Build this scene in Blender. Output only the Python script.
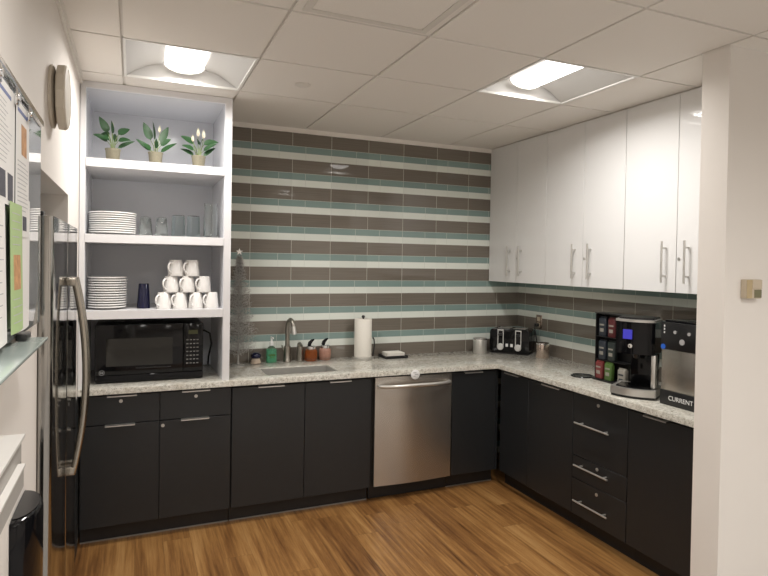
import bpy, bmesh, math, random
from mathutils import Vector, Matrix
for o in list(bpy.data.objects):
    bpy.data.objects.remove(o, do_unlink=True)
scene = bpy.context.scene
C = scene.collection
PI = math.pi
R = math.radians

# ------------------------------------------------------------------ camera
IMG_W, IMG_H, FPX = 768, 576, 587.216
cam_d = bpy.data.cameras.new('camera')
cam = bpy.data.objects.new('camera', cam_d)
C.objects.link(cam)
yaw, pitch, roll = .4087, -.015, .0167
cyw, syw, cp, sp = math.cos(yaw), math.sin(yaw), math.cos(pitch), math.sin(pitch)
fwd = Vector((syw*cp, cyw*cp, sp))
rt = Vector((cyw, -syw, 0))
up = rt.cross(fwd)
cr, sr = math.cos(roll), math.sin(roll)
rt, up = cr*rt + sr*up, -sr*rt + cr*up
M = Matrix((rt, up, -fwd)).transposed().to_4x4()
M.translation = Vector((.2778, -4.3113, 1.652))
cam.matrix_world = M
cam_d.sensor_fit = 'HORIZONTAL'
cam_d.sensor_width = 36
cam_d.lens = 36*FPX/IMG_W
cam_d.shift_x = -2.7138/IMG_W
cam_d.shift_y = -16.7956/IMG_W
cam_d.clip_start = .02
scene.camera = cam

# ------------------------------------------------------------------ world, exposure
w = bpy.data.worlds.new('world')
scene.world = w
w.use_nodes = True
w.node_tree.nodes['Background'].inputs[0].default_value = (.9, .85, .8, 1)
w.node_tree.nodes['Background'].inputs[1].default_value = .02
vs = scene.view_settings
vs.view_transform = 'Standard'
vs.look = 'None'
vs.gamma = 1
vs.use_curve_mapping = False
vs.exposure = 0.16
LAMP = 16.0                     # power of each fixture's lamp
LAMP_COL = (1.0, .962, .918)

# ------------------------------------------------------------------ materials
def newmat(name):
    m = bpy.data.materials.new(name)
    m.use_nodes = True
    return m, m.node_tree, m.node_tree.nodes['Principled BSDF']

def N(nt, typ, **kw):
    n = nt.nodes.new(typ)
    for k, v in kw.items():
        setattr(n, k, v)
    return n

def math_n(nt, op, a, b=None, clamp=False):
    n = nt.nodes.new('ShaderNodeMath')
    n.operation = op
    n.use_clamp = clamp
    for i, v in enumerate((a, b)):
        if v is None:
            continue
        if isinstance(v, (int, float)):
            n.inputs[i].default_value = v
        else:
            nt.links.new(v, n.inputs[i])
    return n.outputs[0]

def mixc(nt, fac, a, b):
    n = nt.nodes.new('ShaderNodeMix')
    n.data_type = 'RGBA'
    for sock, v in ((n.inputs[0], fac), (n.inputs[6], a), (n.inputs[7], b)):
        if isinstance(v, (int, float)):
            sock.default_value = v
        elif isinstance(v, tuple):
            sock.default_value = v if len(v) == 4 else v + (1,)
        else:
            nt.links.new(v, sock)
    return n.outputs[2]

def ramp(nt, fac, stops, interp='LINEAR'):
    n = nt.nodes.new('ShaderNodeValToRGB')
    n.color_ramp.interpolation = interp
    el = n.color_ramp.elements
    while len(el) < len(stops):
        el.new(.5)
    for e, (p, c) in zip(el, stops):
        e.position = p
        e.color = c + (1,) if len(c) == 3 else c
    nt.links.new(fac, n.inputs[0])
    return n.outputs[0]

def coords(nt, scale=(1, 1, 1), kind='Object'):
    tc = nt.nodes.new('ShaderNodeTexCoord')
    mp = nt.nodes.new('ShaderNodeMapping')
    mp.inputs['Scale'].default_value = scale
    nt.links.new(tc.outputs[kind], mp.inputs[0])
    return mp.outputs[0]

def noise(nt, vec, scale, detail=3, rough=.5):
    n = nt.nodes.new('ShaderNodeTexNoise')
    n.inputs['Scale'].default_value = scale
    n.inputs['Detail'].default_value = detail
    n.inputs['Roughness'].default_value = rough
    nt.links.new(vec, n.inputs['Vector'])
    return n.outputs['Fac']

def bump(nt, b, h, strength=.1, dist=.01):
    n = nt.nodes.new('ShaderNodeBump')
    n.inputs['Strength'].default_value = strength
    n.inputs['Distance'].default_value = dist
    nt.links.new(h, n.inputs['Height'])
    nt.links.new(n.outputs[0], b.inputs['Normal'])

def simple(name, col, rough=.5, metal=0., var=.06, nscale=20, bmp=0., spec=.5, coat=0., stretch=(1, 1, 1)):
    m, nt, b = newmat(name)
    v = coords(nt, stretch)
    f = noise(nt, v, nscale)
    c = mixc(nt, f, tuple(x*(1-var) for x in col), tuple(min(1, x*(1+var)) for x in col))
    nt.links.new(c, b.inputs['Base Color'])
    b.inputs['Roughness'].default_value = rough
    b.inputs['Metallic'].default_value = metal
    b.inputs['Specular IOR Level'].default_value = spec
    b.inputs['Coat Weight'].default_value = coat
    b.inputs['Coat Roughness'].default_value = .05
    if bmp:
        bump(nt, b, f, bmp)
    return m

def glass(name, col, rough=.02, ior=1.45, trans=1.):
    m, nt, b = newmat(name)
    b.inputs['Base Color'].default_value = col + (1,)
    b.inputs['Roughness'].default_value = rough
    b.inputs['IOR'].default_value = ior
    b.inputs['Transmission Weight'].default_value = trans
    return m

def emit(name, col, s, base=None):
    m, nt, b = newmat(name)
    b.inputs['Base Color'].default_value = (base or col) + (1,)
    b.inputs['Emission Color'].default_value = col + (1,)
    b.inputs['Emission Strength'].default_value = s
    return m

def tile_mat(name, axis, phase, sign=1):
    m, nt, b = newmat(name)
    tc = nt.nodes.new('ShaderNodeTexCoord')
    sx = nt.nodes.new('ShaderNodeSeparateXYZ')
    nt.links.new(tc.outputs['Object'], sx.inputs[0])
    u = sx.outputs[axis]
    if sign < 0:
        u = math_n(nt, 'MULTIPLY', u, -1.)
    z = sx.outputs[2]
    t = math_n(nt, 'MULTIPLY', math_n(nt, 'SUBTRACT', z, 1.005-.2005*2), 1/.2005)
    f = math_n(nt, 'FRACT', t)
    row = math_n(nt, 'FLOOR', t)
    isdark = math_n(nt, 'GREATER_THAN', f, .5)
    # horizontally brushed streaks under the glass
    st = nt.nodes.new('ShaderNodeCombineXYZ')
    nt.links.new(math_n(nt, 'MULTIPLY', u, 3.), st.inputs[0])
    nt.links.new(math_n(nt, 'MULTIPLY', z, 160.), st.inputs[1])
    nz = noise(nt, st.outputs[0], 1., 3)
    white = mixc(nt, nz, (.72, .765, .71), (.78, .82, .765))
    teal = mixc(nt, nz, (.215, .305, .290), (.245, .345, .325))
    dark = mixc(nt, nz, (.135, .117, .097), (.225, .200, .168))
    wt = mixc(nt, math_n(nt, 'GREATER_THAN', f, .25), white, teal)
    col = mixc(nt, isdark, wt, dark)
    # per tile tone
    ud = math_n(nt, 'MULTIPLY', math_n(nt, 'SUBTRACT', u, phase-30*.6096), 1/.3048)
    uw = math_n(nt, 'MULTIPLY', math_n(nt, 'SUBTRACT', u, phase-30*.6096), 1/.2032)
    wn = nt.nodes.new('ShaderNodeTexWhiteNoise')
    wn.noise_dimensions = '2D'
    cb = nt.nodes.new('ShaderNodeCombineXYZ')
    nt.links.new(math_n(nt, 'FLOOR', ud), cb.inputs[0])
    nt.links.new(row, cb.inputs[1])
    nt.links.new(cb.outputs[0], wn.inputs['Vector'])
    hs = nt.nodes.new('ShaderNodeHueSaturation')
    nt.links.new(col, hs.inputs['Color'])
    nt.links.new(math_n(nt, 'ADD', math_n(nt, 'MULTIPLY', wn.outputs['Value'], .14), .93), hs.inputs['Value'])
    col = hs.outputs[0]
    def joint(uu, period, wdt):
        fr = math_n(nt, 'FRACT', uu)
        d = math_n(nt, 'MINIMUM', fr, math_n(nt, 'SUBTRACT', 1., fr))
        return math_n(nt, 'LESS_THAN', d, wdt/2/period)
    jd = math_n(nt, 'MULTIPLY', joint(ud, .3048, .0030), isdark)
    jw = math_n(nt, 'MULTIPLY', joint(uw, .2032, .0024), math_n(nt, 'SUBTRACT', 1., isdark))
    jr1 = joint(t, .2005, .0022)
    jr2 = joint(math_n(nt, 'MULTIPLY', math_n(nt, 'ADD', t, .0), 2.), .10025, .0022)
    jr3 = math_n(nt, 'MULTIPLY', joint(math_n(nt, 'MULTIPLY', t, 4.), .050125, .0022), math_n(nt, 'SUBTRACT', 1., isdark))
    j = math_n(nt, 'MAXIMUM', math_n(nt, 'MAXIMUM', jd, jw), math_n(nt, 'MAXIMUM', math_n(nt, 'MAXIMUM', jr1, jr2), jr3))
    grout = mixc(nt, isdark, (.56, .60, .56), (.55, .54, .48))
    col = mixc(nt, j, col, grout)
    nt.links.new(col, b.inputs['Base Color'])
    nt.links.new(math_n(nt, 'ADD', math_n(nt, 'MULTIPLY', j, .5), .035), b.inputs['Roughness'])
    b.inputs['IOR'].default_value = 1.5
    vw = coords(nt, (1, 1, 1))
    wav = noise(nt, vw, 5., 1)
    h = math_n(nt, 'ADD', math_n(nt, 'MULTIPLY', j, -.25), math_n(nt, 'MULTIPLY', wav, .5))
    bump(nt, b, h, .06, .01)
    return m

def wood_floor():
    m, nt, b = newmat('wood_plank_floor')
    tc = nt.nodes.new('ShaderNodeTexCoord')
    sx = nt.nodes.new('ShaderNodeSeparateXYZ')
    nt.links.new(tc.outputs['Object'], sx.inputs[0])
    x, y = sx.outputs[0], sx.outputs[1]
    PW, PL = .152, 1.22
    cx = math_n(nt, 'MULTIPLY', x, 1/PW)
    ci = math_n(nt, 'FLOOR', cx)
    wn = nt.nodes.new('ShaderNodeTexWhiteNoise')
    wn.noise_dimensions = '1D'
    nt.links.new(ci, wn.inputs['W'])
    cy = math_n(nt, 'ADD', math_n(nt, 'MULTIPLY', y, 1/PL), math_n(nt, 'MULTIPLY', wn.outputs['Value'], 7.))
    ri = math_n(nt, 'FLOOR', cy)
    wn2 = nt.nodes.new('ShaderNodeTexWhiteNoise')
    wn2.noise_dimensions = '2D'
    cb = nt.nodes.new('ShaderNodeCombineXYZ')
    nt.links.new(ci, cb.inputs[0]); nt.links.new(ri, cb.inputs[1])
    nt.links.new(cb.outputs[0], wn2.inputs['Vector'])
    v = nt.nodes.new('ShaderNodeCombineXYZ')
    nt.links.new(math_n(nt, 'MULTIPLY', x, 48.), v.inputs[0])
    nt.links.new(math_n(nt, 'MULTIPLY', y, 1.6), v.inputs[1])
    nt.links.new(math_n(nt, 'MULTIPLY', wn2.outputs['Value'], 40.), v.inputs[2])
    g1 = noise(nt, v.outputs[0], 1., 9, .72)
    v2 = nt.nodes.new('ShaderNodeCombineXYZ')
    nt.links.new(math_n(nt, 'MULTIPLY', x, 9.), v2.inputs[0])
    nt.links.new(math_n(nt, 'MULTIPLY', y, .9), v2.inputs[1])
    nt.links.new(math_n(nt, 'MULTIPLY', wn2.outputs['Value'], 60.), v2.inputs[2])
    g2 = noise(nt, v2.outputs[0], 1.2, 3, .55)
    g = math_n(nt, 'ADD', math_n(nt, 'MULTIPLY', g1, .62), math_n(nt, 'MULTIPLY', g2, .46))
    g = math_n(nt, 'ADD', g, math_n(nt, 'MULTIPLY', math_n(nt, 'SUBTRACT', wn2.outputs['Value'], .5), .10))
    col = ramp(nt, g, [(.36, (.070, .027, .007)), (.49, (.200, .090, .026)), (.59, (.310, .155, .048)), (.72, (.43, .24, .088))])
    fx = math_n(nt, 'FRACT', cx)
    ex = math_n(nt, 'MINIMUM', fx, math_n(nt, 'SUBTRACT', 1., fx))
    fy = math_n(nt, 'FRACT', cy)
    ey = math_n(nt, 'MINIMUM', fy, math_n(nt, 'SUBTRACT', 1., fy))
    seam = math_n(nt, 'MAXIMUM', math_n(nt, 'LESS_THAN', ex, .009), math_n(nt, 'LESS_THAN', ey, .0013))
    col = mixc(nt, math_n(nt, 'MULTIPLY', seam, .28), col, (.06, .03, .012))
    nt.links.new(col, b.inputs['Base Color'])
    b.inputs['Roughness'].default_value = .42
    bump(nt, b, g, .05, .004)
    return m

def granite():
    m, nt, b = newmat('speckled_granite')
    v = coords(nt)
    n1 = noise(nt, v, 50, 4, .68)
    n2 = noise(nt, v, 130, 3, .6)
    n3 = noise(nt, v, 9, 3)
    base = ramp(nt, n1, [(.30, (.31, .29, .24)), (.42, (.49, .475, .42)), (.55, (.64, .63, .57)), (.75, (.74, .73, .68))])
    spk = ramp(nt, n2, [(.34, (1, 1, 1)), (.42, (0, 0, 0))])
    col = mixc(nt, math_n(nt, 'MULTIPLY', spk, .8), base, (.14, .125, .10))
    warm = ramp(nt, n3, [(.45, (0, 0, 0)), (.7, (1, 1, 1))])
    col = mixc(nt, math_n(nt, 'MULTIPLY', warm, .3), col, (.48, .42, .33))
    nt.links.new(col, b.inputs['Base Color'])
    b.inputs['Roughness'].default_value = .10
    return m

MT = dict(
    wall=simple('painted_wall', (.80, .76, .715), .75, var=.02, nscale=3, bmp=.02),
    wallwhite=simple('painted_wall_white', (.80, .76, .70), .7, var=.02, nscale=3),
    ceil=simple('ceiling_tile', (.85, .815, .765), .9, var=.05, nscale=260, bmp=.15),
    grid=simple('ceiling_grid', (.72, .69, .64), .6, var=.02),
    trimw=simple('white_trim', (.78, .75, .70), .5, var=.02),
    fixw=simple('fixture_white', (.86, .85, .82), .4, var=.01),
    refl=simple('reflector_enamel', (.62, .61, .59), .35, var=.01),
    lens=emit('lamp_lens', LAMP_COL, 4.5),
    floor=wood_floor(),
    bounce=simple('grey_bounce_floor', (.40, .385, .37), .95, var=.15, nscale=180, bmp=.2),  # neutral grey for the unseen floor, cuts the orange bounce
    granite=granite(),
    tileb=tile_mat('striped_glass_tile_back', 0, 1.060),
    tiler=tile_mat('striped_glass_tile_right', 1, .10, -1),
    char=simple('charcoal_laminate', (.0145, .0162, .0180), .40, var=.10, nscale=30, bmp=.01),
    kick=simple('black_kick', (.010, .009, .009), .5),
    kline=simple('silver_strip', (.45, .43, .40), .35, metal=.8),
    whiteg=simple('white_gloss', (.79, .79, .785), .05, var=.01, nscale=3),
    shelfw=simple('white_laminate', (.72, .715, .725), .35, var=.01, nscale=3),
    shelfin=simple('white_laminate_inner', (.77, .785, .83), .12, var=.01, nscale=3),
    steel=simple('brushed_steel', (.46, .43, .39), .27, metal=.9, var=.12, nscale=6, stretch=(60, 60, 1)),
    fridge=simple('fridge_steel', (.40, .39, .37), .10, metal=1., var=.06, nscale=5, stretch=(40, 40, 1)),
    handle=simple('handle_steel', (.42, .39, .34), .24, metal=1., var=.05),
    nickel=simple('brushed_nickel', (.62, .61, .58), .33, metal=.75, var=.06),
    faucet=simple('faucet_nickel', (.36, .34, .30), .30, metal=1., var=.06),
    chrome=simple('chrome', (.80, .80, .80), .08, metal=1., var=.02),
    satin=simple('satin_metal', (.70, .70, .69), .35, metal=.45, var=.03),
    black=simple('black_plastic', (.012, .012, .013), .28, var=.1),
    blackg=simple('black_gloss', (.005, .005, .006), .09, var=.1, spec=.28),
    darkgl=simple('dark_window', (.020, .019, .016), .06, var=.1),
    chinaw=simple('white_china', (.80, .785, .76), .18, var=.015, nscale=8),
    navy=simple('navy_plastic', (.006, .007, .035), .22, var=.1),
    leaf=simple('lily_leaf', (.016, .068, .016), .5, var=.35, nscale=30),
    stem=simple('lily_stem', (.24, .32, .11), .5, var=.2),
    spathe=simple('lily_spathe', (.82, .80, .66), .5, var=.04),
    pot=simple('woven_pot', (.22, .20, .14), .8, var=.22, nscale=120, bmp=.2),
    soil=simple('potting_soil', (.05, .035, .022), .95, var=.3, nscale=80),
    gclear=glass('clear_glass', (.90, .93, .92)),
    gblue=glass('bluish_glass', (.84, .90, .91)),
    tinsel=simple('silver_tinsel', (.46, .45, .43), .45, metal=.55, var=.3, nscale=60),
    paper=simple('white_paper', (.80, .79, .77), .8, var=.02),
    ink=simple('grey_ink', (.50, .50, .51), .8, var=.3, nscale=90),
    inkd=simple('dark_print', (.08, .08, .10), .7, var=.5, nscale=60),
    inkb=simple('blue_print', (.20, .24, .42), .8, var=.1),
    green=simple('green_flyer', (.42, .56, .27), .8, var=.05),
    orange=simple('flyer_picture', (.55, .30, .14), .7, var=.6, nscale=40),
    boardg=simple('back_painted_glass', (.34, .36, .36), .02, var=.01, coat=.6),
    trayg=simple('frosted_glass_ledge', (.52, .60, .57), .12, var=.05),
    beige=simple('beige_plastic', (.55, .47, .36), .5, var=.04),
    clock=simple('offwhite_plastic', (.62, .56, .47), .5, var=.03),
    clockf=simple('clock_face', (.72, .67, .58), .4, var=.03),
    brass=simple('tan_metal', (.50, .40, .24), .4, metal=.3, var=.05),
    screen=simple('olive_lcd', (.16, .15, .075), .3, var=.05),
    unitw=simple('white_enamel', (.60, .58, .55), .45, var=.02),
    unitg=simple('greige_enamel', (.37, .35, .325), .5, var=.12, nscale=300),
    soap=glass('green_soap', (.16, .58, .34), .10, 1.35, .65),
    amber=glass('amber_syrup', (.58, .16, .03), .12, 1.4, .75),
    pinkj=simple('pink_crystals', (.36, .19, .14), .20, var=.45, nscale=110),
    cream=simple('cream_bristle', (.52, .42, .33), .7, var=.1),
    roll=simple('paper_towel', (.84, .81, .74), .9, var=.03, nscale=60, bmp=.1),
    copper=simple('copper_steel', (.55, .46, .40), .25, metal=1., var=.08),
    blue=emit('blue_screen', (.07, .06, .75), .5, (.01, .01, .02)),
    blued=emit('blue_indicator', (.02, .16, .70), .45, (.01, .01, .03)),
    amberled=emit('display_digits', (.30, .30, .08), .06, (.02, .02, .008)),
    keyw=simple('key_print', (.24, .24, .23), .5),
    pred=simple('red_packet', (.17, .032, .032), .4, var=.15, nscale=50),
    pdred=simple('dark_red_packet', (.085, .016, .018), .35, var=.3, nscale=50),
    pgreen=simple('green_packet', (.07, .135, .03), .4, var=.15, nscale=50),
    pwhite=simple('white_packet', (.28, .265, .23), .4, var=.1, nscale=50),
    pblue=simple('slate_packet', (.022, .028, .038), .35, var=.3, nscale=50),
    pteal=simple('grey_green_packet', (.022, .03, .028), .35, var=.3, nscale=50),
    white=simple('white_plastic', (.80, .80, .79), .35, var=.01),
    lgrey=simple('grey_plastic', (.40, .40, .40), .35, var=.02),
)

def brushed(m):
    nt = m.node_tree
    b = nt.nodes['Principled BSDF']
    tg = nt.nodes.new('ShaderNodeTangent')
    tg.direction_type = 'RADIAL'
    tg.axis = 'Z'
    nt.links.new(tg.outputs[0], b.inputs['Tangent'])
    b.inputs['Anisotropic'].default_value = .85
    b.inputs['Anisotropic Rotation'].default_value = .25
brushed(MT['steel'])

# ------------------------------------------------------------------ mesh helpers
class MB:
    """collects shapes into one bmesh"""
    def __init__(s):
        s.bm = bmesh.new()
    def merge(s, b2, mtx=None):
        if mtx is not None:
            bmesh.ops.transform(b2, matrix=mtx, verts=b2.verts)
        me = bpy.data.meshes.new('tmp')
        b2.to_mesh(me); b2.free()
        s.bm.from_mesh(me)
        bpy.data.meshes.remove(me)
        return s
    def box(s, x0, x1, y0, y1, z0, z1, bev=0, seg=2, mtx=None):
        b = bmesh.new()
        bmesh.ops.create_cube(b, size=1)
        for v in b.verts:
            v.co = Vector(((x0+x1)/2 + v.co.x*(x1-x0), (y0+y1)/2 + v.co.y*(y1-y0), (z0+z1)/2 + v.co.z*(z1-z0)))
        if bev:
            bmesh.ops.bevel(b, geom=b.edges[:], offset=bev, segments=seg, affect='EDGES', profile=.5)
        return s.merge(b, mtx)
    def vbox(s, x0, x1, y0, y1, z0, z1, rad, seg=5, axis=2, bev=0, mtx=None):
        """box with only the edges along one axis rounded"""
        b = bmesh.new()
        bmesh.ops.create_cube(b, size=1)
        for v in b.verts:
            v.co = Vector(((x0+x1)/2 + v.co.x*(x1-x0), (y0+y1)/2 + v.co.y*(y1-y0), (z0+z1)/2 + v.co.z*(z1-z0)))
        ed = [e for e in b.edges if abs((e.verts[0].co-e.verts[1].co).normalized()[axis]) > .9]
        bmesh.ops.bevel(b, geom=ed, offset=rad, segments=seg, affect='EDGES', profile=.5)
        if bev:
            ed = [e for e in b.edges if len(e.link_faces) == 2 and e.calc_face_angle(0) > .9]
            bmesh.ops.bevel(b, geom=ed, offset=bev, segments=2, affect='EDGES', profile=.5)
        return s.merge(b, mtx)
    def lathe(s, prof, seg=24, loc=(0, 0, 0), a0=0, a1=2*PI, mtx=None):
        b = bmesh.new()
        full = abs(a1-a0-2*PI) < 1e-6
        n = seg if full else seg+1
        rings = []
        for r, z in prof:
            if r < 1e-6:
                rings.append([b.verts.new((0, 0, z))])
            else:
                rings.append([b.verts.new((r*math.cos(a0+(a1-a0)*i/seg), r*math.sin(a0+(a1-a0)*i/seg), z)) for i in range(n)])
        for A, B in zip(rings, rings[1:]):
            for i in range(seg):
                j = (i+1) % n
                if len(A) == 1 and len(B) == 1:
                    continue
                if len(A) == 1:
                    b.faces.new((A[0], B[j], B[i]))
                elif len(B) == 1:
                    b.faces.new((A[i], A[j], B[0]))
                else:
                    b.faces.new((A[i], A[j], B[j], B[i]))
        bmesh.ops.recalc_face_normals(b, faces=b.faces)
        bmesh.ops.translate(b, verts=b.verts, vec=loc)
        return s.merge(b, mtx)
    def cyl(s, p0, p1, r, seg=16, r2=None):
        return s.tube([p0, p1], [r, r if r2 is None else r2], seg)
    def tube(s, pts, rad, seg=10, caps=True, flat=1.):
        pts = [Vector(p) for p in pts]
        if isinstance(rad, (int, float)):
            rad = [rad]*len(pts)
        b = bmesh.new()
        T = []
        for i in range(len(pts)):
            a = pts[max(0, i-1)]; c = pts[min(len(pts)-1, i+1)]
            T.append((c-a).normalized())
        ref = Vector((0, 0, 1)) if abs(T[0].z) < .9 else Vector((1, 0, 0))
        nrm = (ref - T[0]*ref.dot(T[0])).normalized()
        rings = []
        for i, p in enumerate(pts):
            nrm = (nrm - T[i]*nrm.dot(T[i])).normalized()
            bn = T[i].cross(nrm)
            rings.append([b.verts.new(p + (nrm*math.cos(2*PI*k/seg) + bn*math.sin(2*PI*k/seg)*flat)*rad[i]) for k in range(seg)])
        for A, B in zip(rings, rings[1:]):
            for k in range(seg):
                b.faces.new((A[k], A[(k+1) % seg], B[(k+1) % seg], B[k]))
        if caps:
            b.faces.new(rings[0][::-1]); b.faces.new(rings[-1])
        bmesh.ops.recalc_face_normals(b, faces=b.faces)
        return s.merge(b)
    def poly(s, pts, thick=None):
        b = bmesh.new()
        f = b.faces.new([b.verts.new(p) for p in pts])
        if thick is not None:
            r = bmesh.ops.extrude_face_region(b, geom=[f])
            vv = [g for g in r['geom'] if isinstance(g, bmesh.types.BMVert)]
            bmesh.ops.translate(b, verts=vv, vec=thick)
            bmesh.ops.recalc_face_normals(b, faces=b.faces)
        return s.merge(b)

TM = {}
def thing(name, label, cat, loc=(0, 0, 0), rotz=0., group=None):
    o = bpy.data.objects.new(name, None)
    o.empty_display_size = .05
    C.objects.link(o)
    o.location = loc
    o.rotation_euler = (0, 0, rotz)
    TM[o.name] = Matrix.Translation(loc) @ Matrix.Rotation(rotz, 4, 'Z')
    o['label'] = label
    o['category'] = cat
    if group:
        o['group'] = group
    return o

def tag(o, label, cat, group=None, kind=None):
    o['label'] = label; o['category'] = cat
    if group:
        o['group'] = group
    if kind:
        o['kind'] = kind
    return o

def obj(name, mb, m, parent=None, world=False, smooth=True, ang=38):
    """link one mesh; world=True when its coordinates are world ones"""
    me = bpy.data.meshes.new(name)
    if world and parent is not None:
        bmesh.ops.transform(mb.bm, matrix=TM[parent.name].inverted(), verts=mb.bm.verts)
    mb.bm.to_mesh(me); mb.bm.free()
    me.materials.append(MT[m] if isinstance(m, str) else m)
    if smooth:
        me.shade_smooth()
        me.set_sharp_from_angle(angle=R(ang))
    o = bpy.data.objects.new(name, me)
    C.objects.link(o)
    if parent is not None:
        o.parent = parent
        base = TM.get(parent.name)
        TM[o.name] = base if base is not None else Matrix()
    else:
        TM[o.name] = Matrix()
    return o

def centre(o):
    """moves a single-mesh thing's origin to its base"""
    me = o.data
    xs = [v.co for v in me.vertices]
    c = Vector(((min(v.x for v in xs)+max(v.x for v in xs))/2, (min(v.y for v in xs)+max(v.y for v in xs))/2, min(v.z for v in xs)))
    me.transform(Matrix.Translation(-c))
    o.location = o.location + c
    return o

def struct(name, mb, m):
    o = obj(name, mb, m, smooth=False)
    o['kind'] = 'structure'
    return o

def dup(root, loc, label, rotz=None):
    r = root.copy()
    C.objects.link(r)
    r.location = loc
    if rotz is not None:
        r.rotation_euler = (0, 0, rotz)
    r['label'] = label
    for ch in list(root.children):
        c = ch.copy()
        C.objects.link(c)
        c.parent = r
        for g in list(ch.children):
            d = g.copy()
            C.objects.link(d)
            d.parent = c
    return r

def text_mesh(txt, size, ext=.0006):
    cu = bpy.data.curves.new('lettering', 'FONT')
    cu.body = txt
    cu.size = size
    cu.extrude = ext
    cu.align_x = 'LEFT'
    to = bpy.data.objects.new('lettering', cu)
    C.objects.link(to)
    dg = bpy.context.evaluated_depsgraph_get()
    me = bpy.data.meshes.new_from_object(to.evaluated_get(dg))
    bpy.data.objects.remove(to, do_unlink=True)
    mb = MB()
    mb.bm.from_mesh(me)
    bpy.data.meshes.remove(me)
    return mb

# ------------------------------------------------------------------ the room
H = 2.642
WX = 3.422          # right wall
JX, JY0, JY1 = 2.702, -2.508, -2.37
XE, YE = 6.2, -8.2
NY0, NY1, NZ = -2.15, -1.21, 1.94   # fridge niche

struct('floor', MB().box(-.9, XE, -2.60, .1, -.05, 0), 'floor')
struct('floor_2', MB().box(-.9, XE, YE, -2.60, -.05, .001), 'bounce')  # unseen floor area, added in grey to balance the bounced light
struct('wall_back', MB().box(-.1, WX+.1, 0, .1, 0, 2.75), 'tileb')
struct('wall_right', MB().box(WX, WX+.1, JY1, 0, 0, 2.75), 'tiler')
struct('wall_jamb', MB().box(JX, XE, JY0, JY1, 0, 2.75), 'wall')
struct('wall_left', MB().box(-.9, 0, NY1, 0, 0, 2.75).box(-.9, 0, YE, NY0, 0, 2.75)
       .box(-.9, 0, NY0, NY1, NZ, 2.75).box(-.9, -.82, NY0, NY1, 0, NZ), 'wall')
struct('wall_front', MB().box(-.1, XE, YE-.1, YE, 0, 2.75), 'wall')
struct('wall_east', MB().box(XE, XE+.1, YE, JY1, 0, 2.75), 'wall')
# ceiling of square tiles standing a little below the grid they lie in
GX, GY, G = .225, -.789, .6135
DX, DY = .6167, .6101
lights = {(0, 0), (3, 1), (3, 5), (0, 4), (0, 8), (3, 9), (6, 7), (6, 10), (8, 7)}
cl = MB()
gb = MB()
xs = [0] + [GX + i*DX for i in range(0, 10)] + [XE]
ys = [0] + [GY - j*DY for j in range(0, 13)] + [YE]
for a in range(len(xs)-1):
    for b in range(len(ys)-1):
        if (a-1, b-1) in lights:
            continue
        x0, x1, y1, y0 = xs[a], xs[a+1], ys[b], ys[b+1]
        if x1-x0 < .03 or y1-y0 < .03:
            continue
        cl.box(x0+.007, x1-.007, y0+.007, y1-.007, H, H+.03)
        gb.poly([(x0, y0, H+.009), (x1, y0, H+.009), (x1, y1, H+.009), (x0, y1, H+.009)][::-1])
struct('ceiling', cl, 'ceil')
struct('trim_1', gb, 'grid')
struct('trim_2', MB().box(0, .012, YE, -.613, H-.022, H-.001).box(.012, .022, YE, -.613, H-.006, H-.001), 'trimw')
struct('trim_3', MB().box(.834, WX, -.012, 0, 2.607, H-.001), 'ceil')
struct('trim_4', MB().box(-.1, XE, YE, .1, H+.13, H+.16), 'grid')

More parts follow.
